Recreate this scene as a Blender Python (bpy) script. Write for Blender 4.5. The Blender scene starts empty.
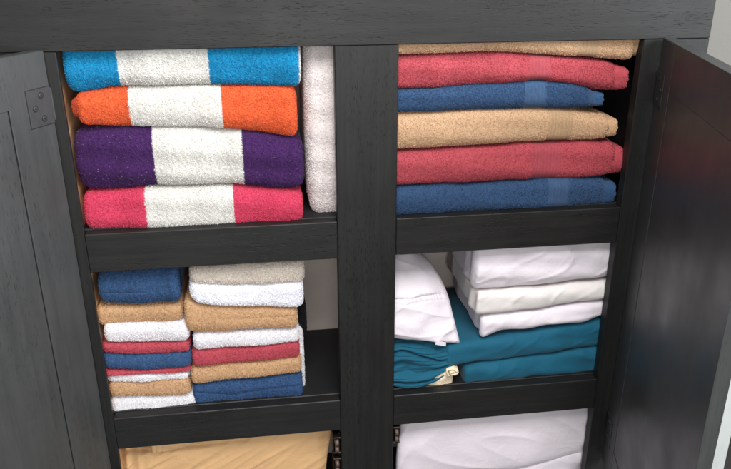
import bpy, math, random
import numpy as np
from mathutils import Vector, Matrix, Euler, noise

D = bpy.data
C = bpy.context.scene
COL = C.collection
R = math.radians

# ------------------------------------------------------------------ camera
CAM = np.array([-0.1601, -1.14791, 0.43233])
ROT = (1.18264, 0.00165, -0.13701)
FPX = 740.97                      # focal length in pixels of a 731 px wide frame
cam_d = D.cameras.new('camera')
cam = D.objects.new('camera', cam_d); COL.objects.link(cam)
cam.location = CAM; cam.rotation_euler = ROT
cam_d.sensor_width = 36; cam_d.lens = 36 * FPX / 731
cam_d.clip_start = 0.02; cam_d.clip_end = 50
C.camera = cam

# ------------------------------------------------------------------ world, lamps, exposure
W = D.worlds.new('World'); C.world = W; W.use_nodes = True
bg = W.node_tree.nodes['Background']
bg.inputs[0].default_value = (0.93, 0.96, 1.0, 1); bg.inputs[1].default_value = 0.48

def area(name, loc, target, size, size_y, power, color):
    l = D.lights.new(name, 'AREA'); l.shape = 'RECTANGLE'; l.size = size; l.size_y = size_y
    l.energy = power; l.color = color
    o = D.objects.new(name, l); COL.objects.link(o); o.location = loc
    o.rotation_euler = (Vector(target) - Vector(loc)).to_track_quat('-Z', 'Y').to_euler()
    return o
area('ceiling_light', (0.05, -1.15, 1.5), (0.0, 0, -.1), .9, .8, 54, (1.0, .98, .96))
area('window_light', (2.0, -1.75, .75), (0.0, 0, -.1), 1.4, 1.5, 92, (.93, .97, 1.0))
area('side_window_light', (2.3, -.75, .95), (-.5, -.1, -.05), 1.0, 1.3, 62, (.93, .97, 1.0))
area('front_fill_light', (-.15, -2.5, .35), (-.05, .2, -.2), 1.3, .9, 32, (1.0, .98, .96))  # fill lamp added behind the camera to brighten the back panel
C.view_settings.view_transform = 'Standard'; C.view_settings.look = 'None'
C.view_settings.exposure = -0.1; C.view_settings.gamma = 1
C.render.engine = 'CYCLES'
C.cycles.max_bounces = 8

# ------------------------------------------------------------------ helpers
MR = np.array(Euler(ROT, 'XYZ').to_matrix())
def at(px, py, Y):
    """a measured point of the photo (731 px wide) taken to depth Y"""
    d = MR @ np.array([(px - 365.5) / FPX, -(py - 234.5) / FPX, -1])
    return CAM + (Y - CAM[1]) / d[1] * d

def s2l(c):
    return tuple(((v / 255) / 12.92 if v / 255 <= .04045 else ((v / 255 + .055) / 1.055) ** 2.4) for v in c)

def tag(o, label=None, cat=None, group=None, kind=None):
    if label: o['label'] = label
    if cat: o['category'] = cat
    if group: o['group'] = group
    if kind: o['kind'] = kind
    return o

def obj(name, me, m, parent=None, smooth=False):
    o = D.objects.new(name, me); COL.objects.link(o); o.parent = parent
    if m: me.materials.append(m)
    if smooth: me.polygons.foreach_set('use_smooth', [True] * len(me.polygons))
    return o

def mesh(V, F, name='m'):
    me = D.meshes.new(name); me.from_pydata([tuple(map(float, v)) for v in V], [], [tuple(map(int, f)) for f in F]); me.update(); return me

class MB:
    def __init__(s): s.V = []; s.F = []
    def add(s, V, F):
        n = len(s.V); s.V += [tuple(v) for v in V]; s.F += [tuple(i + n for i in f) for f in F]; return s
    def box(s, x0, x1, y0, y1, z0, z1, b=.0012):
        """box with small chamfers on all edges"""
        import itertools
        V = []; idx = {}
        b = min(b, (x1-x0)/3, (y1-y0)/3, (z1-z0)/3)
        X = (x0, x1); Y = (y0, y1); Z = (z0, z1)
        for i, j, k in itertools.product((0, 1), repeat=3):
            sx, sy, sz = 1 - 2*i, 1 - 2*j, 1 - 2*k
            for a, v in enumerate(((X[i], Y[j] + b*sy, Z[k] + b*sz), (X[i] + b*sx, Y[j], Z[k] + b*sz), (X[i] + b*sx, Y[j] + b*sy, Z[k]))):
                idx[(i, j, k, a)] = len(V); V.append(v)
        F = []
        for ax in range(3):
            for sd in (0, 1):
                c = [(0, 0), (1, 0), (1, 1), (0, 1)]
                f = []
                for (u, w) in c:
                    t = [0, 0, 0]; o = [q for q in range(3) if q != ax]; t[ax] = sd; t[o[0]] = u; t[o[1]] = w
                    f.append(idx[(*t, ax)])
                flip = (sd == 0) ^ (ax == 1)
                F.append(f[::-1] if flip else f)
        for ax in range(3):                      # edge chamfers
            o = [q for q in range(3) if q != ax]
            for u in (0, 1):
                for w in (0, 1):
                    t0 = [0]*3; t1 = [0]*3; t0[ax] = 0; t1[ax] = 1; t0[o[0]] = t1[o[0]] = u; t0[o[1]] = t1[o[1]] = w
                    f = [idx[(*t0, o[0])], idx[(*t1, o[0])], idx[(*t1, o[1])], idx[(*t0, o[1])]]
                    F.append(f)
        for i, j, k in itertools.product((0, 1), repeat=3):
            F.append([idx[(i, j, k, a)] for a in range(3)])
        return s.add(V, F)
    def cyl(s, p, q, r0, r1=None, n=20):
        r1 = r0 if r1 is None else r1
        p = Vector(p); q = Vector(q); a = (q - p).normalized(); u = a.orthogonal().normalized(); w = a.cross(u)
        V = []; F = []
        for k in range(n):
            t = 2*math.pi*k/n; e = u*math.cos(t) + w*math.sin(t)
            V += [p + e*r0, q + e*r1]
        for k in range(n):
            a0 = 2*k; a1 = 2*((k+1) % n); F.append((a0, a1, a1+1, a0+1))
        F.append([2*k for k in range(n)][::-1]); F.append([2*k+1 for k in range(n)])
        return s.add(V, F)
    def build(s, name, m, parent=None, smooth=False):
        import bmesh
        me = mesh(s.V, s.F)
        bm = bmesh.new(); bm.from_mesh(me); bmesh.ops.recalc_face_normals(bm, faces=bm.faces); bm.to_mesh(me); bm.free()
        return obj(name, me, m, parent, smooth)

# ------------------------------------------------------------------ materials
def mat(name):
    m = D.materials.new(name); m.use_nodes = True
    nt = m.node_tree; b = nt.nodes['Principled BSDF']
    return m, nt, b
def N(nt, t, **kw):
    n = nt.nodes.new(t)
    for k, v in kw.items():
        if k in n.inputs: n.inputs[k].default_value = v
        else: setattr(n, k, v)
    return n
def ramp(nt, src, a, b, ca, cb):
    r = nt.nodes.new('ShaderNodeValToRGB'); e = r.color_ramp.elements
    e[0].position = a; e[1].position = b; e[0].color = (*ca, 1); e[1].color = (*cb, 1)
    nt.links.new(src, r.inputs[0]); return r.outputs[0]

def stained_wood(name, axis, base=(.0085, .0082, .0080), light=(.015, .0147, .0143), rough=.44, pores=1.0, spec=.26, dust=0):
    """black stained open-pore oak, grain along one axis of the object"""
    m, nt, b = mat(name); L = nt.links
    tc = N(nt, 'ShaderNodeTexCoord')
    def mapped(sc):
        mp = N(nt, 'ShaderNodeMapping'); s = [sc[1]]*3; s[axis] = sc[0]; mp.inputs['Scale'].default_value = s
        L.new(tc.outputs['Object'], mp.inputs[0]); return mp.outputs[0]
    g = N(nt, 'ShaderNodeTexNoise', Scale=1.0, Detail=6.0, Roughness=.6, Distortion=.35); L.new(mapped((5, 90)), g.inputs[0])
    p = N(nt, 'ShaderNodeTexNoise', Scale=1.0, Detail=2.0, Roughness=.55); L.new(mapped((75, 780)), p.inputs[0])
    dens = N(nt, 'ShaderNodeTexNoise', Scale=7.0, Detail=2.0); L.new(mapped((.6, 2.5)), dens.inputs[0])
    bl = N(nt, 'ShaderNodeTexNoise', Scale=9.0, Detail=3.0); L.new(tc.outputs['Object'], bl.inputs[0])
    pr = ramp(nt, p.outputs['Fac'], .60, .68, (0, 0, 0), (1, 1, 1))
    dr = ramp(nt, dens.outputs['Fac'], .40, .62, (0.12,)*3, (1,)*3)
    mul = N(nt, 'ShaderNodeMath', operation='MULTIPLY'); L.new(pr, mul.inputs[0]); L.new(dr, mul.inputs[1])
    colr = ramp(nt, g.outputs['Fac'], .3, .72, base, light)
    mx = N(nt, 'ShaderNodeMix', data_type='RGBA'); L.new(mul.outputs[0], mx.inputs['Factor']); L.new(colr, mx.inputs['A'])
    mx.inputs['B'].default_value = (base[0]*.35, base[1]*.35, base[2]*.35, 1)
    out = mx.outputs['Result']
    if dust:                                   # fine dust film and hand smudges with their own shape
        dn = N(nt, 'ShaderNodeTexNoise', Scale=1.0, Detail=9.0, Roughness=.68, Distortion=.8); L.new(mapped((9, 22)), dn.inputs[0])
        sp = N(nt, 'ShaderNodeTexVoronoi', Scale=38.0); L.new(tc.outputs['Object'], sp.inputs[0])
        d1 = ramp(nt, dn.outputs['Fac'], .45, .75, (0, 0, 0), (dust,)*3)
        d2 = ramp(nt, sp.outputs['Distance'], .012, .022, (.25,)*3, (0, 0, 0))
        dm = N(nt, 'ShaderNodeMath', operation='MAXIMUM'); L.new(d1, dm.inputs[0]); L.new(d2, dm.inputs[1])
        m3 = N(nt, 'ShaderNodeMix', data_type='RGBA'); L.new(dm.outputs[0], m3.inputs['Factor']); L.new(out, m3.inputs['A'])
        m3.inputs['B'].default_value = (.17, .17, .165, 1); out = m3.outputs['Result']
    L.new(out, b.inputs['Base Color'])
    rr = N(nt, 'ShaderNodeMapRange'); rr.inputs[1].default_value = .3; rr.inputs[2].default_value = .7
    rr.inputs[3].default_value = rough - .07; rr.inputs[4].default_value = rough + .12
    L.new(bl.outputs['Fac'], rr.inputs[0]); L.new(rr.outputs[0], b.inputs['Roughness'])
    ad = N(nt, 'ShaderNodeMath', operation='MULTIPLY_ADD'); L.new(mul.outputs[0], ad.inputs[0]); ad.inputs[1].default_value = -1.0*pores
    sc = N(nt, 'ShaderNodeMath', operation='MULTIPLY'); L.new(g.outputs['Fac'], sc.inputs[0]); sc.inputs[1].default_value = .28
    L.new(sc.outputs[0], ad.inputs[2])
    bp = N(nt, 'ShaderNodeBump', Strength=.55, Distance=.0006); L.new(ad.outputs[0], bp.inputs['Height']); L.new(bp.outputs[0], b.inputs['Normal'])
    b.inputs['Specular IOR Level'].default_value = spec
    return m
M = {}
M['woodx'] = stained_wood('black_oak_horizontal', 0)
M['woodz'] = stained_wood('black_oak_vertical', 2)
M['door'] = stained_wood('black_door_lacquer', 2, base=(.026, .0275, .0275), light=(.036, .0375, .0375), rough=.45, pores=.2, spec=.5, dust=.04)
M['paneldoor'] = stained_wood('black_door_panel', 2, base=(.026, .0275, .0275), light=(.036, .0375, .0375), rough=.43, pores=.1, spec=.5, dust=.04)
M['shelf'] = stained_wood('black_shelf', 0, base=(.010, .010, .011), light=(.014, .014, .015), rough=.5, pores=.1, spec=.3)

def plain(name, col, rough=.6, metal=0, nscale=60, amt=.25, bump=.2, dist=.0005, stretch=None, spec=.5):
    m, nt, b = mat(name); L = nt.links
    tc = N(nt, 'ShaderNodeTexCoord'); mp = N(nt, 'ShaderNodeMapping'); L.new(tc.outputs['Object'], mp.inputs[0])
    if stretch: mp.inputs['Scale'].default_value = stretch
    n = N(nt, 'ShaderNodeTexNoise', Scale=nscale, Detail=5.0, Roughness=.6); L.new(mp.outputs[0], n.inputs[0])
    lo = tuple(c*(1-amt) for c in col); hi = tuple(min(1, c*(1+amt)) for c in col)
    L.new(ramp(nt, n.outputs['Fac'], .3, .7, lo, hi), b.inputs['Base Color'])
    b.inputs['Roughness'].default_value = rough; b.inputs['Metallic'].default_value = metal
    b.inputs['Specular IOR Level'].default_value = spec
    bp = N(nt, 'ShaderNodeBump', Strength=bump, Distance=dist); L.new(n.outputs['Fac'], bp.inputs['Height']); L.new(bp.outputs[0], b.inputs['Normal'])
    return m
M['ply'] = plain('raw_plywood', s2l((205, 160, 118)), .6, nscale=6, stretch=(8, 8, 1), amt=.12)
M['back'] = plain('back_panel_primer', s2l((188, 177, 170)), .45, nscale=14, amt=.07, bump=.5, dist=.004)
M['wall'] = plain('painted_wall', s2l((98, 96, 91)), .8, nscale=150, amt=.03, bump=.3, dist=.001)
M['palestrip'] = plain('pale_strip_paint', s2l((172, 175, 172)), .35, nscale=30, amt=.04)
M['floor'] = plain('dark_floor', (.03, .026, .024), .4, nscale=20, stretch=(1, 12, 1))
M['hinge'] = plain('painted_hinge', (.027, .028, .029), .45, nscale=90, amt=.15)
M['bronze'] = plain('bronze_catch', (.03, .02, .017), .45, metal=.8, nscale=80)
M['roller'] = plain('catch_roller', (.10, .068, .055), .5, metal=.2, nscale=80)

def terry():
    m, nt, b = mat('terry_cloth'); L = nt.links
    a = N(nt, 'ShaderNodeAttribute', attribute_name='dye')
    tc = N(nt, 'ShaderNodeTexCoord')
    n = N(nt, 'ShaderNodeTexNoise', Scale=420.0, Detail=3.0); L.new(tc.outputs['Object'], n.inputs[0])
    hs = N(nt, 'ShaderNodeHueSaturation'); L.new(a.outputs['Color'], hs.inputs['Color'])
    mr = N(nt, 'ShaderNodeMapRange'); mr.inputs[3].default_value = .9; mr.inputs[4].default_value = 1.1
    L.new(n.outputs['Fac'], mr.inputs[0]); L.new(mr.outputs[0], hs.inputs['Value'])
    L.new(hs.outputs[0], b.inputs['Base Color'])
    b.inputs['Roughness'].default_value = .95; b.inputs['Specular IOR Level'].default_value = .15
    b.inputs['Sheen Weight'].default_value = .12; b.inputs['Sheen Roughness'].default_value = .5
    tl_ = N(nt, 'ShaderNodeBsdfTranslucent'); L.new(hs.outputs[0], tl_.inputs['Color'])
    mxs = N(nt, 'ShaderNodeMixShader'); mxs.inputs[0].default_value = .42
    L.new(b.outputs[0], mxs.inputs[1]); L.new(tl_.outputs[0], mxs.inputs[2])
    L.new(mxs.outputs[0], nt.nodes['Material Output'].inputs['Surface'])
    return m
M['terry'] = terry()

def cotton(name, col, rough=.75, sheen=.1):
    m, nt, b = mat(name); L = nt.links
    tc = N(nt, 'ShaderNodeTexCoord')
    n = N(nt, 'ShaderNodeTexNoise', Scale=9.0, Detail=3.0); L.new(tc.outputs['Object'], n.inputs[0])
    lo = tuple(c*.95 for c in col); hi = tuple(min(1, c*1.03) for c in col)
    L.new(ramp(nt, n.outputs['Fac'], .35, .65, lo, hi), b.inputs['Base Color'])
    b.inputs['Roughness'].default_value = rough; b.inputs['Specular IOR Level'].default_value = .25
    b.inputs['Sheen Weight'].default_value = sheen
    w = N(nt, 'ShaderNodeTexNoise', Scale=900.0, Detail=1.0); L.new(tc.outputs['Object'], w.inputs[0])
    w2 = N(nt, 'ShaderNodeTexNoise', Scale=30.0, Detail=6.0, Roughness=.62, Distortion=1.2); L.new(tc.outputs['Object'], w2.inputs[0])
    b1 = N(nt, 'ShaderNodeBump', Strength=.25, Distance=.0003); L.new(w.outputs['Fac'], b1.inputs['Height'])
    b2 = N(nt, 'ShaderNodeBump', Strength=.42, Distance=.004); L.new(w2.outputs['Fac'], b2.inputs['Height']); L.new(b1.outputs[0], b2.inputs['Normal'])
    L.new(b2.outputs[0], b.inputs['Normal'])
    return m
M['teal'] = cotton('teal_cotton', s2l((12, 82, 106)))
M['whitesheet'] = cotton('white_cotton', s2l((216, 209, 216)))
M['creamsheet'] = cotton('cream_cotton', s2l((213, 208, 206)))
M['tansheet'] = cotton('golden_cotton', s2l((186, 149, 106)))
M['creamcloth'] = cotton('cream_cloth', s2l((222, 205, 176)))

# ------------------------------------------------------------------ setting: wall and floor
HL, HR = .457, .450           # opening edges
ZT, ZA, ZB, ZC, ZD = .2713, -.0164, -.0833, -.3707, -.4371
tag(MB().box(-1.5, 1.035, .42, .47, -1.02, 1.7, .001).build('wall', M['wall']), kind='structure')
tag(MB().box(1.0855, 2.6, .60, .65, -1.02, 1.7, .001).build('dark_wall', M['shelf']), kind='structure')
tag(MB().box(-2, 3, -3, .65, -1.06, -1.02, .001).build('floor', M['floor']), kind='structure')
cs = MB().box(1.028, 1.085, .398, .4195, -1.0195, 1.2, .006).box(1.036, 1.085, .4198, .50, -1.0195, 1.2, .001).build('pale_strip', M['palestrip'])  # pale strip added for the bright band beside the right door's free edge
tag(cs, 'pale upright strip added beyond the right cabinet door at the picture edge', 'door casing')

# ------------------------------------------------------------------ cabinet
cab = D.objects.new('linen_cabinet', None); COL.objects.link(cab); cab.location = (0, .15, -1.02)
tag(cab, 'black stained open linen cabinet with two doors and six shelf bays of folded towels', 'cabinet')
bpy.context.view_layer.update()
def part(name, mb, m, parent=None, smooth=False):
    o = mb.build(name, m, parent or cab, smooth)
    if parent is None: o.matrix_parent_inverse = cab.matrix_world.inverted()
    return o
T = .021                       # face frame thickness
part('top_rail', MB().box(-.58, .563, -.0006, T, ZT, .47), M['woodx'])
part('crown_board', MB().box(-.59, .573, -.02, .32, .472, .495), M['woodx'])
part('center_stile', MB().box(-.05, .05, 0, T, -.94, ZT - .0004), M['woodz'])
part('side_stile', MB().box(-.57, -HL, 0, .009, -.94, ZT - .0004), M['woodz'])
part('side_stile', MB().box(HR, .563, 0, T, -.94, ZT - .0004), M['woodz'])
for x0, x1 in ((-HL + .0003, -.0503), (.0503, HR - .0003)):
    part('shelf_rail', MB().box(x0, x1, .0005, T, ZB, ZA), M['woodx'])
    part('shelf_rail', MB().box(x0, x1, .0005, T, ZD, ZC), M['woodx'])
part('bottom_rail', MB().box(-.57, .563, 0, T, -1.02, -.9405), M['woodx'])
for z in (ZA, ZC):
    part('shelf', MB().box(-.4657, .4735, T + .0003, .268, z - .018, z + .0015), M['shelf'])
part('shelf', MB().box(-.4657, .4735, T + .0003, .268, -.72, -.70), M['shelf'])
part('divider', MB().box(-.009, .009, T + .001, .268, ZA + .002, .46), M['back'])
part('divider', MB().box(-.009, .009, T + .001, .268, ZC + .002, ZA - .019), M['back'])
part('divider', MB().box(-.009, .009, T + .001, .268, -.70, ZC - .019), M['back'])
part('back_panel', MB().box(-.4657, .4735, .2685, .28, -.94, .4715), M['back'])
part('side_panel', MB().box(-.492, -.466, .0093, .30, -1.01, .4715), M['ply'])
part('side_panel', MB().box(.474, .492, T + .0003, .30, -1.01, .4715), M['shelf'])  # shade of the unlit right wall put into its black colour
part('outer_panel', MB().box(-.57, -.552, T + .0003, .31, -1.01, .4715), M['woodz'])
part('outer_panel', MB().box(.545, .563, T + .0003, .31, -1.01, .4715), M['woodz'])
part('top_panel', MB().box(-.4657, .4735, T + .0003, .268, .29, .305), M['shelf'])

# doors: local x = from hinge to free edge, y = inner face at 0, thickness to +y (towards the outside)
DW, DT, DB = .465, .2744, -.555
GX, GT, GB = .082, .202, -.478
def door(hx, ang, mirror):
    s = -1 if mirror else 1
    rot = Matrix.Rotation(0, 4, 'Z')
    # direction from hinge to free edge, and the inward/outward normal
    d = Vector((math.cos(ang), -math.sin(ang), 0)) if not mirror else Vector((-math.cos(ang), -math.sin(ang), 0))
    n = Vector((-d.y, d.x, 0)) * (-1 if not mirror else 1)      # away from the opening = outside
    if not mirror: n = Vector((-d.y, d.x, 0))
    else: n = Vector((d.y, -d.x, 0))
    def X(t, y, z): return Vector((hx, -.004, 0)) + d*t + n*y + Vector((0, 0, z))
    def tr(mb):
        mb.V = [tuple(X(*v)) for v in mb.V]; return mb
    TH = .019
    # frame with one chamfered outside edge at the free side
    g = .0032
    f = MB()
    f.box(0, GX - g, 0, TH, DB, DT)
    f.box(GX - g + .0002, DW, 0, TH, GT + .0002, DT, .0003)
    f.box(GX - g + .0002, DW, 0, TH, DB, GB - g)
    dr = tr(f).build('door', M['door'])
    tr(MB().box(GX, DW, .0001, TH, GB, GT, .0003)).build('panel', M['paneldoor'], dr)
    dr.parent = cab; dr.matrix_parent_inverse = cab.matrix_world.inverted()
    # hinges
    for zc in (.196, -.512 if mirror else -.470):
        h = MB()
        h.box(.0005, .046, -.0012, -.0002, zc - .027, zc + .027, .0009)
        h.cyl((-.0035, .004, zc - .024), (-.0035, .004, zc + .024), .0032)
        for t, z in ((.020, zc + .017), (.034, zc), (.020, zc - .017)):
            h.cyl((t, -.0014, z), (t, -.0022, z), .0036, .0030, 16)
        h2 = tr(h).build('hinge', M['hinge'], dr)
        sl = MB().box(-.0002, .0472, -.0006, -.00005, zc - .0282, zc + .0282, .0002)
        for t, z in ((.020, zc + .017), (.034, zc), (.020, zc - .017)):
            sl.cyl((t, -.0012, z), (t, -.00155, z), .0052, .0050, 20)
            sl.box(t - .0022, t + .0022, -.0026, -.00215, z - .0005, z + .0005, .0001)
            sl.box(t - .0005, t + .0005, -.0026, -.00215, z - .0022, z + .0022, .0001)
        so = tr(sl).build('screw_slots', M['shelf'], None); so.name = 'screw_recess'; so.parent = dr
    return dr
dR_ = door(.480, 1.835, False)
dL_ = door(-.4719, 1.044, True)

# double roller catches on the sides of the centre stile
def catch(x, s, zc, w=.0145):
    b_ = MB()
    b_.box(min(x, x + s*.004), max(x, x + s*.004), .012, .035, zc - .022, zc + .022, .0008)
    b_.box(min(x, x + s*w), max(x, x + s*w), .002, .032, zc + .015, zc + .019, .0008)
    b_.box(min(x, x + s*w), max(x, x + s*w), .002, .032, zc - .019, zc - .015, .0008)
    b_.box(min(x + s*(w - .003), x + s*w), max(x + s*(w - .003), x + s*w), .010, .032, zc - .0148, zc + .0148, .0008)
    o = part('roller_catch', b_, M['bronze'])
    for z in (zc + .0075, zc - .0075):
        r = MB().cyl((x + s*.004, .003, z), (x + s*(w - .0035), .003, z), .0066, n=24).build('roller', M['roller'], o, True)
catch(-.0505, -1, -.474); catch(-.0505, -1, -.523)
catch(.0505, 1, -.462, .013); 

# ------------------------------------------------------------------ cloth builders
def smooth_interp(xs, px, pz):
    """smooth curve through points (cosine-ish by sampling then blurring)"""
    g = np.linspace(px[0], px[-1], 161); v = np.interp(g, px, pz)
    k = 15; w = np.hanning(k + 2)[1:-1]; w /= w.sum()
    vp = np.concatenate([2*v[0] - v[k:0:-1], v, 2*v[-1] - v[-2:-k-2:-1]])
    v = np.convolve(vp, w, 'same')[k:-k]
    return np.interp(xs, g, v)

def finish(name, V, F, m, parent, dye=None, tuft_mask=None, tufts=0, disp=0, seed=0, tl=.0020, nsc=260, lint=0):
    """numpy mesh -> object, terry displacement and pile tufts inside the same mesh"""
    me = mesh(V, F, name)
    nV = len(V)
    V = np.array(V, float)
    nrm = np.zeros(nV*3); me.vertex_normals.foreach_get('vector', nrm); nrm = nrm.reshape(-1, 3)
    if disp:
        off = Vector((seed*3.7, seed*1.3, 0))
        dd = np.array([noise.noise(Vector(v)*nsc + off) + .5*noise.noise(Vector(v)*nsc*2.1 - off) for v in V])
        mk = np.ones(nV) if tuft_mask is None else np.clip(tuft_mask, .08, 1)
        V = V + nrm*(dd*disp*mk)[:, None]
    if tufts:
        rng = np.random.default_rng(seed + 5)
        q = np.array(F_quads(F)); a, b, c, d_ = (V[q[:, i]] for i in range(4))
        ar = np.linalg.norm(np.cross(c - a, d_ - b), axis=1)/2
        w = ar.copy()
        cy = (a[:, 1] + c[:, 1])/2
        ymin = V[:, 1].min()
        w *= np.exp(-np.clip(cy - ymin - .035, 0, 1)/.012)
        if tuft_mask is not None: w *= tuft_mask[q].mean(1)
        tot = w.sum(); n = int(tot*1e6*tufts)
        fi = rng.choice(len(q), n, p=w/tot)
        u = rng.random((n, 1)); v = rng.random((n, 1))
        P = (a[fi]*(1-u) + b[fi]*u)*(1-v) + (d_[fi]*(1-u) + c[fi]*u)*v
        nn = nrm[q[fi, 0]] + rng.normal(0, .42, (n, 3)); nn /= np.linalg.norm(nn, axis=1)[:, None]
        t = np.cross(nn, rng.normal(0, 1, (n, 3))); t /= np.linalg.norm(t, axis=1)[:, None]
        bend = rng.normal(0, .5, (n, 3)); bend[:, 2] -= .25
        l = tl*.8*rng.uniform(.5, 1.15, (n, 1)); wd = .00055*rng.uniform(.7, 1.4, (n, 1))
        P0 = P - nn*.0004; P1 = P + nn*l*.6; P2 = P + nn*l*.85 + bend*l*.35
        TNn = nrm[q[fi, 0]] + rng.normal(0, .30, (n, 3)); TNn /= np.linalg.norm(TNn, axis=1)[:, None]
        TV = np.stack([P0 - t*wd*.8, P0 + t*wd*.8, P1 + t*wd, P1 - t*wd, P2 + t*wd*.7, P2 - t*wd*.7], 1).reshape(-1, 3)
        base = nV + np.arange(n)*6
        TF = np.concatenate([np.stack([base, base+1, base+2, base+3], 1), np.stack([base+3, base+2, base+4, base+5], 1)])
        allV = np.concatenate([V, TV])
        allq = np.concatenate([q, TF])
        rest = [f for f in F if len(f) != 4]
    else:
        allV = V; allq = np.array(F_quads(F)); rest = [f for f in F if len(f) != 4]; n = 0
    old = me; me = D.meshes.new(name)
    nq = len(allq); loops = np.concatenate([allq.ravel(), np.array([i for f in rest for i in f], int)])
    tots = np.concatenate([np.full(nq, 4), np.array([len(f) for f in rest], int)]).astype(int)
    starts = np.concatenate([[0], np.cumsum(tots)[:-1]]).astype(int)
    me.vertices.add(len(allV)); me.vertices.foreach_set('co', allV.ravel())
    me.loops.add(len(loops)); me.loops.foreach_set('vertex_index', loops.astype(np.int32))
    me.polygons.add(len(tots)); me.polygons.foreach_set('loop_start', starts.astype(np.int32)); me.polygons.foreach_set('loop_total', tots.astype(np.int32))
    me.update(calc_edges=True); me.validate()
    D.meshes.remove(old)
    me.polygons.foreach_set('use_smooth', np.ones(len(me.polygons), bool))
    if dye is not None:
        rng = np.random.default_rng(seed + 9)
        col = dye(allV[:nV] + rng.normal(0, .0004, (nV, 3)))
        if n:
            tc = dye(P + rng.normal(0, .0006, P.shape)) * rng.uniform(.93, 1.08, (n, 1))
            if lint:
                k = rng.random(n) < lint; tc[k] = tc[k]*.7 + .14
            col = np.concatenate([col, np.repeat(tc, 6, 0)])
        rgba = np.concatenate([np.clip(col, 0, 1), np.ones((len(allV), 1))], 1)
        at_ = me.color_attributes.new('dye', 'FLOAT_COLOR', 'POINT'); at_.data.foreach_set('color', rgba.ravel())
    # put the origin at the base of the thing
    o = obj(name, me, m, parent)
    if parent is None:
        c0 = Vector(((allV[:, 0].min() + allV[:, 0].max())/2, (allV[:, 1].min() + allV[:, 1].max())/2, allV[:, 2].min()))
        me.transform(Matrix.Translation(-c0)); o.location = c0
    return o
def F_quads(F): return [f for f in F if len(f) == 4]

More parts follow.
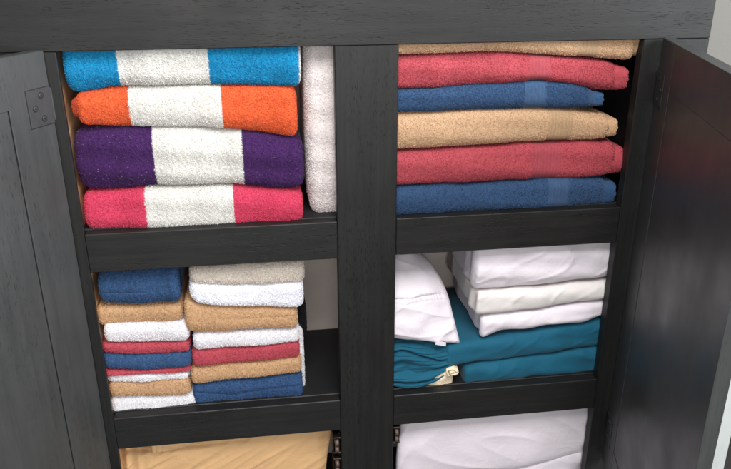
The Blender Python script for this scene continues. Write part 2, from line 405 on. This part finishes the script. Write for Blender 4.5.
def cushion(name, top, bot, Yf=.016, depth=.2, m=None, parent=None, re=.014, rcap=.024, step=.0016, lump=.0016,
            dye=None, tufts=0, disp=0, seed=0, gap=.0005, band=None, emin=.35, crease=None, slant=0.0, wr=None, zl=None, tl=.0020, pw=2.7, sag=0, sidepleat=0, layers=0, nsc=260, lint=0):
    """a folded cloth: rounded fold at the front, flat layers running back into the cabinet.
    top / bot: measured (px, py) along its upper and lower outline"""
    rng = random.Random(seed)
    T_ = [at(a, b, Yf + .010) for a, b in top]; B_ = [at(a, b, Yf + .010) for a, b in bot]
    x0 = (T_[0][0] + B_[0][0])/2; x1 = (T_[-1][0] + B_[-1][0])/2
    nx = int((x1 - x0)/step) + 2
    # denser near the ends
    xs = np.linspace(x0, x1, nx)
    ex = np.array([0, .04, .12, .25, .42, .62, .82])*re
    xs = np.unique(np.concatenate([x0 + ex, xs[(xs > x0 + re) & (xs < x1 - re)], x1 - ex]))
    nx = len(xs)
    zt = smooth_interp(np.clip(xs, T_[0][0], T_[-1][0]), [p[0] for p in T_], [p[2] for p in T_]) - gap
    zb = smooth_interp(np.clip(xs, B_[0][0], B_[-1][0]), [p[0] for p in B_], [p[2] for p in B_]) + gap
    dl = np.clip((xs - x0)/re, 0, 1); dr_ = np.clip((x1 - xs)/re, 0, 1)
    E = (np.clip(1 - (1 - np.minimum(dl, dr_))**2.4, 0, 1))**(1/2.4)
    E = emin + (1 - emin)*E
    h = np.maximum((zt - zb)/2*E, .001); c = (zt + zb)/2
    hm = float(np.median(h)); r = min(hm, rcap)
    ph = [rng.uniform(0, 6.28) for _ in range(6)]
    low = lump*(np.sin(xs*28 + ph[0]) + .7*np.sin(xs*61 + ph[1]) + .4*np.sin(xs*113 + ph[2]))
    nf = max(14, int((2*hm + r*.6)/step))
    th = np.linspace(math.pi/2, -math.pi/2, nf)
    back = np.array([1, .8, .62, .46, .33, .23, .15, .09, .05, .025, .01])*(depth - r)
    V = []; rows = []
    sy = r*(1 - np.abs(np.cos(th))**(2/pw)); sz = np.sign(np.sin(th))*np.abs(np.sin(th))**(2/pw)
    yy = np.concatenate([r + back, sy, r + back[::-1]]); zz = np.concatenate([np.ones(len(back)), sz, -np.ones(len(back))])
    nv = len(yy); front = np.concatenate([np.zeros(len(back)), np.cos(th)**.5 if False else np.abs(np.cos(th)), np.zeros(len(back))])
    rec = (1 - E)*re*1.1/(1 - emin + 1e-6)
    P = np.zeros((nx, nv, 3))
    P[:, :, 0] = xs[:, None]
    P[:, :, 1] = Yf + yy[None, :] + (rec + low)[:, None]*np.clip(1.1 - yy/depth, 0, 1)[None, :] + slant*(xs - x0)[:, None]
    P[:, :, 2] = c[:, None] + h[:, None]*zz[None, :]
    if zl is not None:                                        # rises (or sinks) towards the back
        P[:, :, 2] += zl*np.clip(yy - r, 0, 1)[None, :]*((zz[None, :] + 1)/2)
    lz = rng.uniform(0, 6)
    P[:, :, 1] += lump*.7*np.sin(P[:, :, 2]*140 + P[:, :, 0]*17 + lz)*front[None, :]
    if crease is not None:                                    # inner fold lines showing on the front
        for (cps, dpt, wid) in crease:
            q = [at(a, b, Yf + .002) for a, b in cps]
            cz = np.interp(xs, [k[0] for k in q], [k[2] for k in q])
            fade = np.clip((xs - q[0][0])/.015, 0, 1)*np.clip((q[-1][0] - xs)/.015, 0, 1)
            dz = P[:, :, 2] - cz[:, None]
            P[:, :, 1] += dpt*np.exp(-(dz/wid)**2)*front[None, :]*fade[:, None]
    if wr is not None:                                        # wrinkles of smooth cloth
        amp, sx, sz_, skew = wr
        o = Vector((seed*7.1, seed*2.3, seed))
        for i in range(nx):
            for j in range(nv):
                x, y, z = P[i, j]
                a = noise.noise(Vector(((x + skew*z)*sx, y*sx*.6, (z)*sz_)) + o) + .45*noise.noise(Vector(((x + skew*z)*sx*2.3, y*sx, z*sz_*2.3)) - o)
                rg = max(0., 1 - abs(noise.noise(Vector(((x - skew*1.3*z)*sx*1.1, y*sx*.5, z*sz_*.8 + 9)) - o))*4.5)
                a += 1.0*rg*rg
                P[i, j, 1] -= amp*a*(front[j]*.9 + .1); P[i, j, 2] += amp*.4*a*abs(zz[j])
    if sidepleat:
        wl = np.clip(1 - (xs - x0)/.02, 0, 1)
        P[:, :, 0] += sidepleat*(np.sin(P[:, :, 1]*150 + P[:, :, 2]*22 + seed) + .5*np.sin(P[:, :, 1]*67 - P[:, :, 2]*60))*wl[:, None]
    if layers:                                                # layer edges on the short ends
        wl = np.clip(1 - (xs - x0)/.008, 0, 1) + np.clip(1 - (x1 - xs)/.008, 0, 1)
        sgn = np.where(xs < (x0 + x1)/2, 1, -1)
        P[:, :, 0] += (sgn*wl)[:, None]*.003*np.abs(np.sin((P[:, :, 2] - c[:, None])/hm*math.pi*layers/2))
    Vv = P.reshape(-1, 3)
    F = []
    for i in range(nx - 1):
        for j in range(nv - 1):
            a = i*nv + j; F.append((a, a + 1, a + nv + 1, a + nv))
        F.append((i*nv + nv - 1, i*nv, (i+1)*nv, (i+1)*nv + nv - 1))
    # end caps in strips joining the upper with the lower side
    for base, flip in ((0, True), ((nx-1)*nv, False)):
        for j in range(nv//2):
            a, b_ = base + j, base + nv - 1 - j
            if j + 1 < nv - 2 - j:
                f = (a, a + 1, b_ - 1, b_); F.append(f[::-1] if flip else f)
    mask = None
    if band is not None:
        mask = np.ones(len(Vv))
        X = Vv[:, 0]
        for b0, b1 in band: mask[(X > b0) & (X < b1)] = 0
    ob = finish(name, Vv, F, m or M['terry'], parent, dye, mask, tufts, disp, seed, tl, nsc, lint)
    return ob

def px2x(px, py, Y=.016): return at(px, py, Y)[0]

def dye_plain(c, band=None, bcol=None):
    c = np.array(s2l(c)); bc = None if bcol is None else np.array(s2l(bcol))*.3 + c*.48 + .03
    c = c*.92 + c.mean()*.08
    def f(P):
        out = np.tile(c, (len(P), 1))
        if band is not None:
            for b0, b1 in band:
                k = (P[:, 0] > b0) & (P[:, 0] < b1)
                rib = .92 + .12*np.sin(P[:, 0]*2*math.pi/.0022)
                out[k] = (bc*rib[:, None])[k]
        return out
    return f
def dye_stripes(edges, cols):
    """edges in metres, cols one longer"""
    cs = [np.array(s2l(c)) for c in cols]
    def f(P):
        out = np.tile(cs[0], (len(P), 1))
        for e, c in zip(edges, cs[1:]): out[P[:, 0] > e] = c
        return out
    return f

TU = .62         # tufts per square millimetre
def towel(name, top, bot, dye, label, group, seed, cat='towel', **kw):
    a = dict(Yf=.014, depth=.22, tufts=TU, tl=.0018, disp=.0009, re=.011, lump=.0013, emin=.58); a.update(kw)
    o = cushion(name, top, bot, dye=dye, seed=seed, **a)
    return tag(o, label, cat, group)

# ------------------------------------------------------------------ top left bay: striped beach towels
WHT = (226, 224, 219)
G1 = 'striped towels stacked in the upper left bay'
b12 = [(62, 92), (78, 94), (110, 87), (200, 85), (298, 87)]
b23t = [(76, 128), (130, 127), (200, 127), (250, 132), (297, 137)]
b34 = [(76, 191), (110, 190), (150, 187), (240, 186), (270, 190), (303, 190)]
def st(name, e, py, cols): return dye_stripes([px2x(v, py) for v in e], cols)
towel('striped_towel', [(62, 40), (300, 34)], [(66, 92), (82, 93), (112, 87), (200, 85), (300, 87)],
      st('', (118, 209, 299), 70, [(30, 144, 192), WHT, (30, 144, 192), WHT]), 'turquoise and white striped terry towel on top of the upper left stack', G1, 1, lump=.0018, rcap=.03)
towel('striped_towel', [(76, 93), (112, 88), (200, 86), (296, 87)], [(79, 125), (130, 127), (200, 127), (250, 131), (297, 138)],
      st('', (129, 222, 299), 108, [(224, 104, 60), WHT, (224, 104, 60), WHT]), 'orange and white striped terry towel, second from top in upper left stack', G1, 2, lint=.012, re=.012)
cushion('folded_edge', [(73, 98), (92, 97)], [(73, 117), (92, 118)], Yf=.026, depth=.15, dye=dye_plain((205, 86, 50)), tufts=TU, disp=.0008, seed=77, re=.008, parent=None)
fe = D.objects['folded_edge']; par = D.objects['striped_towel.001']
fe.parent = par; fe.location = fe.location - par.location
towel('striped_towel', [(74, 131), (100, 128), (150, 126), (200, 127), (250, 131), (303, 139)], [(76, 192), (110, 191), (155, 187), (240, 186), (270, 190), (304, 190)],
      st('', (154, 243), 160, [(74, 40, 96), WHT, (74, 40, 96)]), 'thick dark purple and white striped terry towel in upper left stack', G1, 3, lint=.035, lump=.0024, rcap=.034, re=.02)
towel('striped_towel', [(84, 194), (150, 188), (240, 187), (302, 192)], [(86, 231), (146, 230), (234, 226), (303, 221)],
      st('', (146, 234), 208, [(214, 72, 104), WHT, (214, 72, 104)]), 'hot pink and white striped terry towel at the bottom of the upper left stack', G1, 4, lint=.02, lump=.0018)
o = towel('white_towel', [(301, 25), (350, 22)], [(311, 223), (350, 220.5)], dye_plain((238, 230, 228)), 'white fluffy towel standing upright beside the striped towel stack', None, 5, Yf=.022, depth=.19, rcap=.05, re=.022, lump=.0018)

# ------------------------------------------------------------------ top right bay: six bath towels
G2 = 'plain bath towels stacked in the upper right bay'
LX = 373
TAN = (216, 180, 142); RED = (196, 80, 92); BLU = (56, 88, 128)
def bt(top, bot, col, bandpx, py, bcol, label, seed, **kw):
    band = [(px2x(a, py), px2x(b, py)) for a, b in bandpx]
    xr = max(top[-1][0], bot[-1][0]); t2 = list(top); b2 = list(bot)
    t2[-1] = (top[-1][0] - 10, top[-1][1]); b2[-1] = (bot[-1][0] - 9, bot[-1][1])
    o = towel('bath_towel', t2, b2, dye_plain(col, band, bcol), label, G2, seed, band=band, **kw)
    rr = random.Random(seed); h = bot[-1][1] - top[-1][1]
    tt, bb = top[-1][1] + h*rr.uniform(.02, .08), bot[-1][1] - h*rr.uniform(.0, .06)
    c2 = tuple(.6*i + .4*j for i, j in zip(col, bcol))
    c = cushion('folded_hem', [(xr - 36, tt), (xr - 12, tt), (xr, tt + 2.5)], [(xr - 36, bb), (xr - 12, bb), (xr - 1, bb - 1.5)], Yf=.018, depth=.2, dye=dye_plain(c2), tufts=.25,
                disp=.0006, seed=seed + 300, re=.007, emin=.72, lump=.0012, layers=3, tl=.0013)
    c.parent = o; c.location = c.location - o.location
    return o
kwT = dict(disp=.0007, tl=.0015, layers=3, emin=.72)
bt([(LX, 34), (645, 28)], [(LX, 55), (430, 53), (500, 51), (560, 55), (600, 58), (630, 60), (645, 57)], TAN, [(578, 598), (633, 640)], 50, (226, 184, 136), 'sand coloured bath towel on top of the upper right stack', 11, re=.014, **kwT)
bt([(LX, 58), (430, 55), (500, 52), (560, 57), (600, 60), (628, 64)], [(LX, 89), (430, 88), (500, 84), (540, 80), (565, 83), (600, 90), (627, 91)], RED, [(530, 549)], 70, (214, 84, 98), 'coral red bath towel with drooping right end, second from top', 12, re=.02, lump=.0022, **kwT)
bt([(LX, 89), (430, 88), (500, 82), (535, 79), (570, 82), (603, 90)], [(LX, 113), (430, 111), (500, 109), (560, 108), (604, 107)], BLU, [(525, 546), (590, 597)], 95, (70, 118, 168), 'upper blue bath towel with ribbed hem, under the drooping red one', 13, re=.012, lump=.0015, **kwT)
bt([(LX, 115), (430, 112), (500, 109), (560, 108), (590, 113), (618, 116)], [(LX, 152), (430, 148), (500, 144), (545, 141), (590, 140), (618, 138)], TAN, [(548, 572), (608, 614)], 125, (224, 180, 132), 'lower sand coloured bath towel between blue and red towels', 14, re=.012, **kwT)
bt([(LX, 154), (430, 150), (500, 146), (530, 143), (590, 141), (625, 143)], [(LX, 187), (430, 184), (500, 181), (560, 179), (600, 176), (625, 174)], RED, [(533, 560)], 160, (208, 70, 88), 'lower coral red bath towel, second from the bottom', 15, re=.018, lump=.0018, **kwT)
bt([(LX, 188), (430, 185), (500, 182), (560, 177), (590, 176), (616, 179)], [(LX, 217), (430, 215), (500, 211), (560, 208), (600, 205), (615, 205)], BLU, [(548, 568), (602, 610)], 195, (60, 104, 156), 'lower blue bath towel at the bottom of the upper right stack', 16, re=.016, **kwT)

# ------------------------------------------------------------------ middle left bay: wash cloths and hand towels
G3 = 'folded washcloths in the left stack of the middle bay'
G4 = 'folded hand towels in the right stack of the middle bay'
WC = (238, 236, 239)
def wc(top, bot, col, label, seed, g=G3, **kw):
    nm = 'washcloth' if g == G3 else 'hand_towel'
    a = dict(Yf=.024, depth=.15, re=.009, lump=.0016, disp=.0010, tl=.0021, nsc=220); a.update(kw)
    return towel(nm, top, bot, dye_plain(col), label, g, seed, **a)
wc([(100, 273), (140, 270), (177, 267)], [(98, 304), (140, 305), (180, 302)], (58, 94, 138), 'thick blue washcloth on top of the left stack', 21, rcap=.03, crease=[([(101, 293), (130, 292), (175, 288)], .003, .002)])
wc([(98, 306), (140, 306), (182, 303)], [(98, 323), (140, 322), (183, 319)], (212, 172, 128), 'tan washcloth right under the thick blue one', 22, Yf=.03)
wc([(106, 322), (150, 322), (188, 320)], [(105, 341), (150, 342), (188, 340)], WC, 'white washcloth between the upper tan and upper red washcloths', 23)
wc([(103, 341), (150, 342), (189, 340)], [(103, 350), (150, 352), (189, 350)], (202, 80, 96), 'upper thin red washcloth above the lower blue one', 24)
wc([(103, 351), (150, 352), (191, 350)], [(103, 367), (150, 369), (191, 364)], (62, 98, 144), 'lower blue washcloth between two thin red washcloths', 25)
wc([(104, 368), (140, 369), (190, 365)], [(105, 373), (140, 371.5), (190, 370)], (202, 80, 96), 'very thin red washcloth below the lower blue one', 26)
wc([(108, 373), (150, 372), (189, 371)], [(108, 379), (150, 379), (189, 377)], WC, 'thin white washcloth above the lower tan one', 27, Yf=.027)
wc([(110, 380), (150, 380), (190, 377)], [(111, 395), (150, 395), (190, 392)], (212, 172, 130), 'lower tan washcloth above the bottom white one', 28)
wc([(112, 396), (150, 396), (198, 392)], [(113, 413), (150, 412), (198, 408)], WC, 'white washcloth at the bottom of the left stack', 29)

wc([(190, 268), (240, 264), (304, 260)], [(189, 281), (200, 283), (240, 284), (304, 281)], (224, 214, 202), 'cream piece for the shaded upper band of the white hand towel, right stack', 30, G4, Yf=.023, depth=.2, re=.012, gap=0)  # shaded upper band of the white hand towel, built as a separate cream piece
wc([(190, 281), (200, 283), (240, 284), (303, 281)], [(190, 298), (200, 303), (240, 306), (303, 307)], (244, 244, 250), 'bright white hand towel right under its cream shade band', 31, G4, Yf=.021, depth=.2, re=.014, gap=0)
wc([(185, 299), (200, 303), (240, 306), (297, 307)], [(186, 331), (200, 332), (240, 330), (297, 327)], (214, 174, 130), 'upper tan hand towel under the bright white one', 32, G4, Yf=.024, rcap=.03, depth=.2, crease=[([(215, 318), (250, 319), (297, 315)], .0022, .002)])
wc([(194, 333), (240, 331), (298, 328)], [(194, 349), (240, 345), (299, 340)], WC, 'flat white hand towel above the red one', 33, G4, depth=.2)
wc([(193, 349), (240, 346), (299, 340)], [(193, 366), (240, 361), (299, 356)], (202, 80, 96), 'red hand towel in the middle of the right stack', 34, G4, depth=.2)
wc([(192, 367), (240, 362), (301, 356)], [(192, 384), (240, 377), (301, 371)], (214, 174, 130), 'lower tan hand towel above the bottom blue one', 35, G4, depth=.2)
wc([(192, 384), (240, 378), (302, 372)], [(196, 404), (240, 402), (302, 397)], (56, 92, 138), 'blue hand towel at the bottom of the right stack', 36, G4, depth=.2, rcap=.025,
   crease=[([(192, 392), (230, 395), (270, 388), (302, 384)], .004, .0022)])
wc([(297, 306), (306, 305)], [(297, 335), (306, 334)], (14, 15, 20), 'dark navy cloth tucked beside the right stack', 37, G4, Yf=.06, depth=.12, re=.004)
D.objects['hand_towel.007'].name = 'navy_cloth'; del D.objects['navy_cloth']['group']; D.objects['navy_cloth']['category'] = 'cloth'
w = wc([(296, 320), (303.5, 320)], [(294, 400), (303.5, 400)], WC, 'white cloth standing on edge beside the blue hand towel', 38, G4, Yf=.05, depth=.1, re=.004)
w.name = 'white_cloth'; w['category'] = 'cloth'; del w['group']

# ------------------------------------------------------------------ middle right bay: bed linen
KW = dict(tufts=0, disp=0, dye=None, step=.0022)
def linen(name, top, bot, m, label, group, seed, **kw):
    a = dict(Yf=.022, depth=.225, re=.01, lump=.0012, wr=(.0022, 14, 26, .5), emin=.55, **KW); a.update(kw)
    o = cushion(name, top, bot, m=m, seed=seed, **a)
    return tag(o, label, 'bed sheet', group)
GS = 'folded sheets in the middle right bay'
linen('folded_sheet', [(445, 346), (480, 339), (540, 329), (605, 318)], [(445, 368), (470, 363), (540, 354), (604, 345)], M['teal'], 'upper teal folded sheet under the white pillowcases', GS, 41, rcap=.02, lump=.002)
linen('folded_sheet', [(462, 365), (480, 362), (540, 354), (603, 345)], [(464, 384), (480, 383), (540, 377), (603, 370)], M['teal'], 'lower teal folded sheet resting on the black shelf', GS, 42, rcap=.018, lump=.002)
GP = 'white linen stack in the middle right bay'
kwp = dict(wr=(.0022, 12, 26, .8), sidepleat=.0024, lump=.0018, emin=.62, re=.008, depth=.215)
linen('folded_linen', [(480, 316), (540, 309), (609, 299)], [(483, 338), (500, 331), (520, 330), (545, 325), (580, 322), (608, 314)], M['whitesheet'], 'bottom white folded linen resting on the teal sheet', GP, 43, **kwp)
linen('folded_linen', [(474, 292), (540, 287), (613, 280)], [(476, 315), (500, 313), (540, 308), (611, 298)], M['creamsheet'], 'slightly creamy folded linen in the middle of the white stack', GP, 44, **kwp)
linen('folded_linen', [(473, 246), (540, 239), (617, 231)], [(476, 291), (500, 290), (540, 286), (615, 278)], M['whitesheet'], 'thick white folded linen on top of the white stack', GP, 45, rcap=.028, **kwp)

def catmull(P, n):
    """P (k, ...) control -> n samples through them"""
    k = len(P); t = np.linspace(0, k - 1, n); i = np.clip(t.astype(int), 0, k - 2); f = (t - i).reshape(-1, *([1]*(P.ndim - 1)))
    p0 = P[np.maximum(i - 1, 0)]; p1 = P[i]; p2 = P[i + 1]; p3 = P[np.minimum(i + 2, k - 1)]
    return .5*((2*p1) + (-p0 + p2)*f + (2*p0 - 5*p1 + 4*p2 - p3)*f**2 + (-p0 + 3*p1 - 3*p2 + p3)*f**3)
def patch(name, rows, m, nu=90, nv=90, thick=.08, edge=.012, ew=.1, disp=None, parent=None, soft=.85):
    """soft cloth body whose visible side passes through measured points; real thickness to the back"""
    P = np.array([[at(*q) for q in r] for r in rows])
    P = catmull(P, nv); P = catmull(P.transpose(1, 0, 2), nu)          # P[u][v]
    S, Tt = np.meshgrid(np.linspace(0, 1, nu), np.linspace(0, 1, nv), indexing='ij')
    e = np.maximum(np.clip(1 - np.minimum(S, 1 - S)/ew, 0, 1), np.clip(1 - np.minimum(Tt, 1 - Tt)/ew, 0, 1))
    P[:, :, 1] += edge*(1 - np.sqrt(np.clip(1 - e**2, 0, 1)))
    if disp is not None: P = disp(P, S, Tt)
    cen = P.reshape(-1, 3).mean(0)
    B = P.copy(); B[:, :, 1] = P[:, :, 1].max() + thick*.3 + thick*.7*(1 - e**2)
    B[:, :, 0] = cen[0] + (P[:, :, 0] - cen[0])*soft; B[:, :, 2] = cen[2] + (P[:, :, 2] - cen[2])*soft
    V = np.concatenate([P.reshape(-1, 3), B.reshape(-1, 3)]); n = nu*nv; F = []
    for i in range(nu - 1):
        for j in range(nv - 1):
            a = i*nv + j; F.append((a, a + nv, a + nv + 1, a + 1)[::-1]); F.append((n + a, n + a + 1, n + a + nv + 1, n + a + nv)[::-1])
    bd = [(i, 0) for i in range(nu)] + [(nu-1, j) for j in range(1, nv)] + [(i, nv-1) for i in range(nu-2, -1, -1)] + [(0, j) for j in range(nv-2, 0, -1)]
    for k in range(len(bd)):
        a = bd[k][0]*nv + bd[k][1]; b_ = bd[(k+1) % len(bd)]; b_ = b_[0]*nv + b_[1]
        F.append((a, n + a, n + b_, b_)[::-1])
    me = mesh(V, F, name)
    import bmesh
    bm = bmesh.new(); bm.from_mesh(me); bmesh.ops.recalc_face_normals(bm, faces=bm.faces); bm.to_mesh(me); bm.free()
    o = obj(name, me, m, parent, True)
    if parent is None:
        c0 = Vector((cen[0], (V[:, 1].min() + V[:, 1].max())/2, V[:, 2].min())); me.transform(Matrix.Translation(-c0)); o.location = c0
    return o

def nz(P, sx, sz, seed, skew=0, det=1):
    o = Vector((seed*5.3, seed*1.7, seed*2.9)); out = np.zeros(P.shape[:2])
    for i in range(P.shape[0]):
        for j in range(P.shape[1]):
            x, y, z = P[i, j]; v = Vector(((x + skew*z)*sx, 0, (z - skew*x*.0)*sz)); a = noise.noise(v + o)
            if det: a += .5*noise.noise(v*2.2 - o) 
            out[i, j] = a
    return out

# white bundle at the left
def dsp(P, S, T_):
    n = nz(P, 18, 26, 3, .5)
    P[:, :, 1] -= .004*n
    ridged = 1 - np.abs(nz(P, 9, 22, 8, .9, 0))*2
    P[:, :, 1] -= .0035*np.clip(ridged, 0, 1)**3
    seam = T_*4 - 2.02 - .05*np.sin(S*5 + 1)
    P[:, :, 1] += .0016*np.exp(-(seam/.05)**2) + .0009*np.exp(-((seam - .2)/.04)**2) - .0018*np.exp(-((seam+.14)/.10)**2)
    P[:, :, 1] += .0005*(np.sin(S*95 + 3*np.sin(S*17)) + .5*np.sin(S*171))*np.exp(-(seam/.22)**2)
    P[:, :, 1] -= .0035*np.clip(1 - np.abs(nz(P, 13, 15, 15, -1.2, 0))*3.2, 0, 1)**1.5
    return P
wb = patch('pillowcase', [
    [(378, 246, .11), (400, 249, .10), (411, 251, .10), (420, 253, .11)],
    [(378, 272, .07), (402, 272, .066), (420, 269, .07), (434, 267, .085)],
    [(378, 298, .045), (408, 297, .04), (430, 296, .045), (448, 294, .065)],
    [(378, 322, .028), (410, 322, .024), (434, 321, .03), (455, 320, .045)],
    [(378, 340, .026), (410, 341, .022), (437, 343, .024), (461, 344.5, .035)]], M['whitesheet'], 110, 140, .10, .014, .09, dsp)
tag(wb, 'white rumpled pillowcase with a stitched hem lying on gathered teal fabric', 'pillowcase')
# gathered teal fabric below it
def dsp2(P, S, T_):
    n1 = nz(P, 16, 30, 41, .2, 0); n2 = nz(P, 40, 90, 43, .5)
    ph = T_**1.25*5.6 + .55*np.sin(S*2.6 + T_*3.5) + .9*n1
    rid = 1 - np.abs(np.sin(ph*math.pi))
    ph2 = T_*11.3 - 1.1*S + .8*n1 + .3
    rid2 = 1 - np.abs(np.sin(ph2*math.pi))
    P[:, :, 1] += (.017*rid**1.5 + .006*rid2**2*np.clip(1.2 - 1.1*T_, 0, 1))*(1 - .4*S) - .004
    P[:, :, 1] -= .0015*n2
    return P
tb = patch('gathered_sheet', [
    [(380, 340, .04), (410, 340, .034), (430, 342, .036), (449, 345, .045)],
    [(380, 354, .026), (412, 353, .022), (436, 351, .026), (455, 348, .036)],
    [(380, 367, .022), (412, 366, .018), (438, 361, .022), (459, 353, .032)],
    [(380, 381, .020), (413, 379, .017), (438, 372, .020), (459, 359, .030)],
    [(380, 394, .024), (414, 391, .022), (438, 382, .026), (455, 367, .034)]], M['teal'], 110, 170, .09, .01, .08, dsp2)
tag(tb, 'teal gathered fitted sheet with bunched folds under the white pillowcase', 'bed sheet')
# small pale care label sticking out between them
lab = MB().box(-.010, .010, -.0006, .0006, -.004, .004, .0002)
lo = at(441, 344, .016); lab.V = [(v[0] + lo[0], v[1] + lo[1] + abs(v[0])*.2, v[2] + lo[2] - v[0]*.25) for v in lab.V]
lb = lab.build('care_label', M['whitesheet'], tb); lb.matrix_parent_inverse = Matrix.Translation(-tb.location)
# cream cloth with a rolled end
def dsp3(P, S, T_):
    P[:, :, 1] -= .002*nz(P, 60, 90, 6); return P
cc = patch('cream_cloth', [
    [(424, 381, .030), (436, 375, .026), (446, 368, .026), (456, 368, .028)],
    [(424, 385, .028), (436, 380, .022), (447, 375, .020), (454, 376, .024)],
    [(422, 389, .030), (436, 388, .026), (446, 386, .026), (452, 385, .030)]], M['creamcloth'], 40, 40, .03, .005, .12, dsp3)
tag(cc, 'cream cotton cloth with a rolled up end poking out below teal fabric', 'cloth')
c0 = at(453, 373, .012)
rb = MB(); prev = None
V = []; F = []
npt = 90
for k in range(npt):
    a = k/npt*3.1*math.pi + .6; rr = (.0016 + .0088*k/npt)*(1 + .16*math.sin(2.3*a) + .08*math.sin(5.1*a))
    for dr2 in (0, .0024):
        x = c0[0] + (rr + dr2)*math.cos(a); z = c0[2] + (rr + dr2)*math.sin(a)*.78
        V += [(x, c0[1] + .001*math.sin(a*1.7) - .002*(1 - k/npt), z), (x + .004, c0[1] + .03, z)]
for k in range(npt - 1):
    a = 4*k; b_ = 4*(k + 1)
    F += [(a, a+2, b_+2, b_), (a+2, a+3, b_+3, b_+2), (a, b_, b_+1, a+1), (a+1, b_+1, b_+3, a+3)]
F += [(0, 1, 3, 2), (4*npt-4, 4*npt-2, 4*npt-1, 4*npt-3)]
rb.add(V, F); ro = rb.build('rolled_end', M['creamcloth'], cc, True); ro.matrix_parent_inverse = Matrix.Translation(-cc.location)

# ------------------------------------------------------------------ bottom bays
def dsp4(P, S, T_):
    n = nz(P, 9, 9, 9, -1.1)
    dg = 1 - np.abs(nz(P, 20, 7, 12, -1.5, 0))*2.4
    P[:, :, 1] -= .004*n + .0025*np.clip(dg, 0, 1)**1.5
    lf = np.clip(1 - S/.14, 0, 1)
    P[:, :, 1] += .009*np.abs(np.sin(S*62))*lf
    P[:, :, 1] += .010*np.exp(-((T_ - .27 + .10*S)/.018)**2)*np.clip((.55 - S)/.2, 0, 1)
    P[:, :, 1] -= .0025*np.clip(1 - np.abs(nz(P, 26, 10, 19, -1.6, 0))*4, 0, 1)**1.5*np.clip(1.1 - S, 0, 1)
    return P
gs = patch('golden_sheet', [
    [(117, 432, .07), (180, 428, .06), (250, 422, .055), (327, 415, .06), (334, 414, .07)],
    [(118, 452, .045), (180, 448, .035), (250, 442, .033), (322, 436, .036), (331, 434, .045)],
    [(121, 480, .030), (182, 476, .026), (252, 470, .026), (318, 462, .03), (327, 460, .04)],
    [(127, 530, .026), (186, 526, .022), (256, 520, .022), (316, 512, .026), (324, 510, .036)],
    [(135, 570, .03), (190, 568, .026), (258, 562, .026), (312, 556, .03), (320, 554, .04)]], M['tansheet'], 170, 130, .12, .012, .05, dsp4)
tag(gs, 'golden tan folded sheet with soft creases in the lower left bay', 'bed sheet')
def dsp5(P, S, T_):
    P[:, :, 1] -= .0012*nz(P, 40, 60, 6)
    for s0 in (.10, .2): P[:, :, 1] += .0012*np.exp(-((S - s0)/.012)**2)
    return P
fl = patch('hem_flap', [
    [(150, 439, .030), (170, 437, .028), (190, 435, .028), (212, 433, .030)],
    [(151, 447, .018), (170, 445, .018), (190, 442, .020), (212, 436, .024)],
    [(152, 454, .019), (170, 451, .020), (190, 446, .022), (212, 439, .026)]], M['tansheet'], 60, 24, .012, .002, .08, dsp5, parent=gs)
fl.matrix_parent_inverse = Matrix.Translation(-gs.location)

def dsp6(P, S, T_):
    P[:, :, 1] -= .005*nz(P, 7, 8, 21, .6)
    dg = 1 - np.abs(nz(P, 6, 13, 31, .8, 0))*3
    P[:, :, 1] -= .0022*np.clip(dg, 0, 1)**2
    # sagging folds near the right and small gathers at the left
    P[:, :, 1] -= .004*np.exp(-((S - .82)/.05)**2)*np.sin(T_*22) + .003*np.exp(-((S - .9)/.04)**2)*np.cos(T_*17)
    P[:, :, 1] += .004*np.abs(np.sin((S*22 + T_*9)))*np.clip(1 - S/.12, 0, 1)
    return P
ws = patch('white_duvet', [
    [(398, 405, .07), (450, 402, .06), (520, 395, .055), (590, 386, .06), (598, 385, .07)],
    [(401, 430, .045), (450, 422, .033), (520, 416, .030), (585, 408, .034), (593, 407, .045)],
    [(398, 452, .030), (450, 445, .025), (520, 438, .024), (583, 430, .028), (591, 429, .038)],
    [(397, 476, .028), (450, 470, .024), (520, 462, .024), (580, 448, .03), (588, 446, .04)],
    [(400, 482, .04), (450, 476, .034), (520, 468, .034), (578, 454, .04), (584, 452, .05)]], M['whitesheet'], 160, 120, .12, .01, .05, dsp6)
tag(ws, 'white puffy folded duvet cover, uppermost in the lower right bay', 'bed linen', None)
ws2 = patch('white_duvet', [
    [(404, 474, .05), (450, 470, .045), (520, 460, .045), (578, 448, .05), (586, 447, .06)],
    [(403, 492, .032), (450, 486, .028), (520, 476, .028), (574, 456, .032), (583, 454, .042)],
    [(404, 530, .032), (450, 524, .028), (520, 514, .028), (572, 494, .032), (578, 492, .042)],
    [(406, 560, .034), (450, 554, .03), (520, 544, .03), (568, 530, .034), (574, 528, .044)]], M['whitesheet'], 120, 90, .12, .01, .05, dsp6)
tag(ws2, 'white folded duvet cover below the puffy one in the lower right bay', 'bed linen', None)
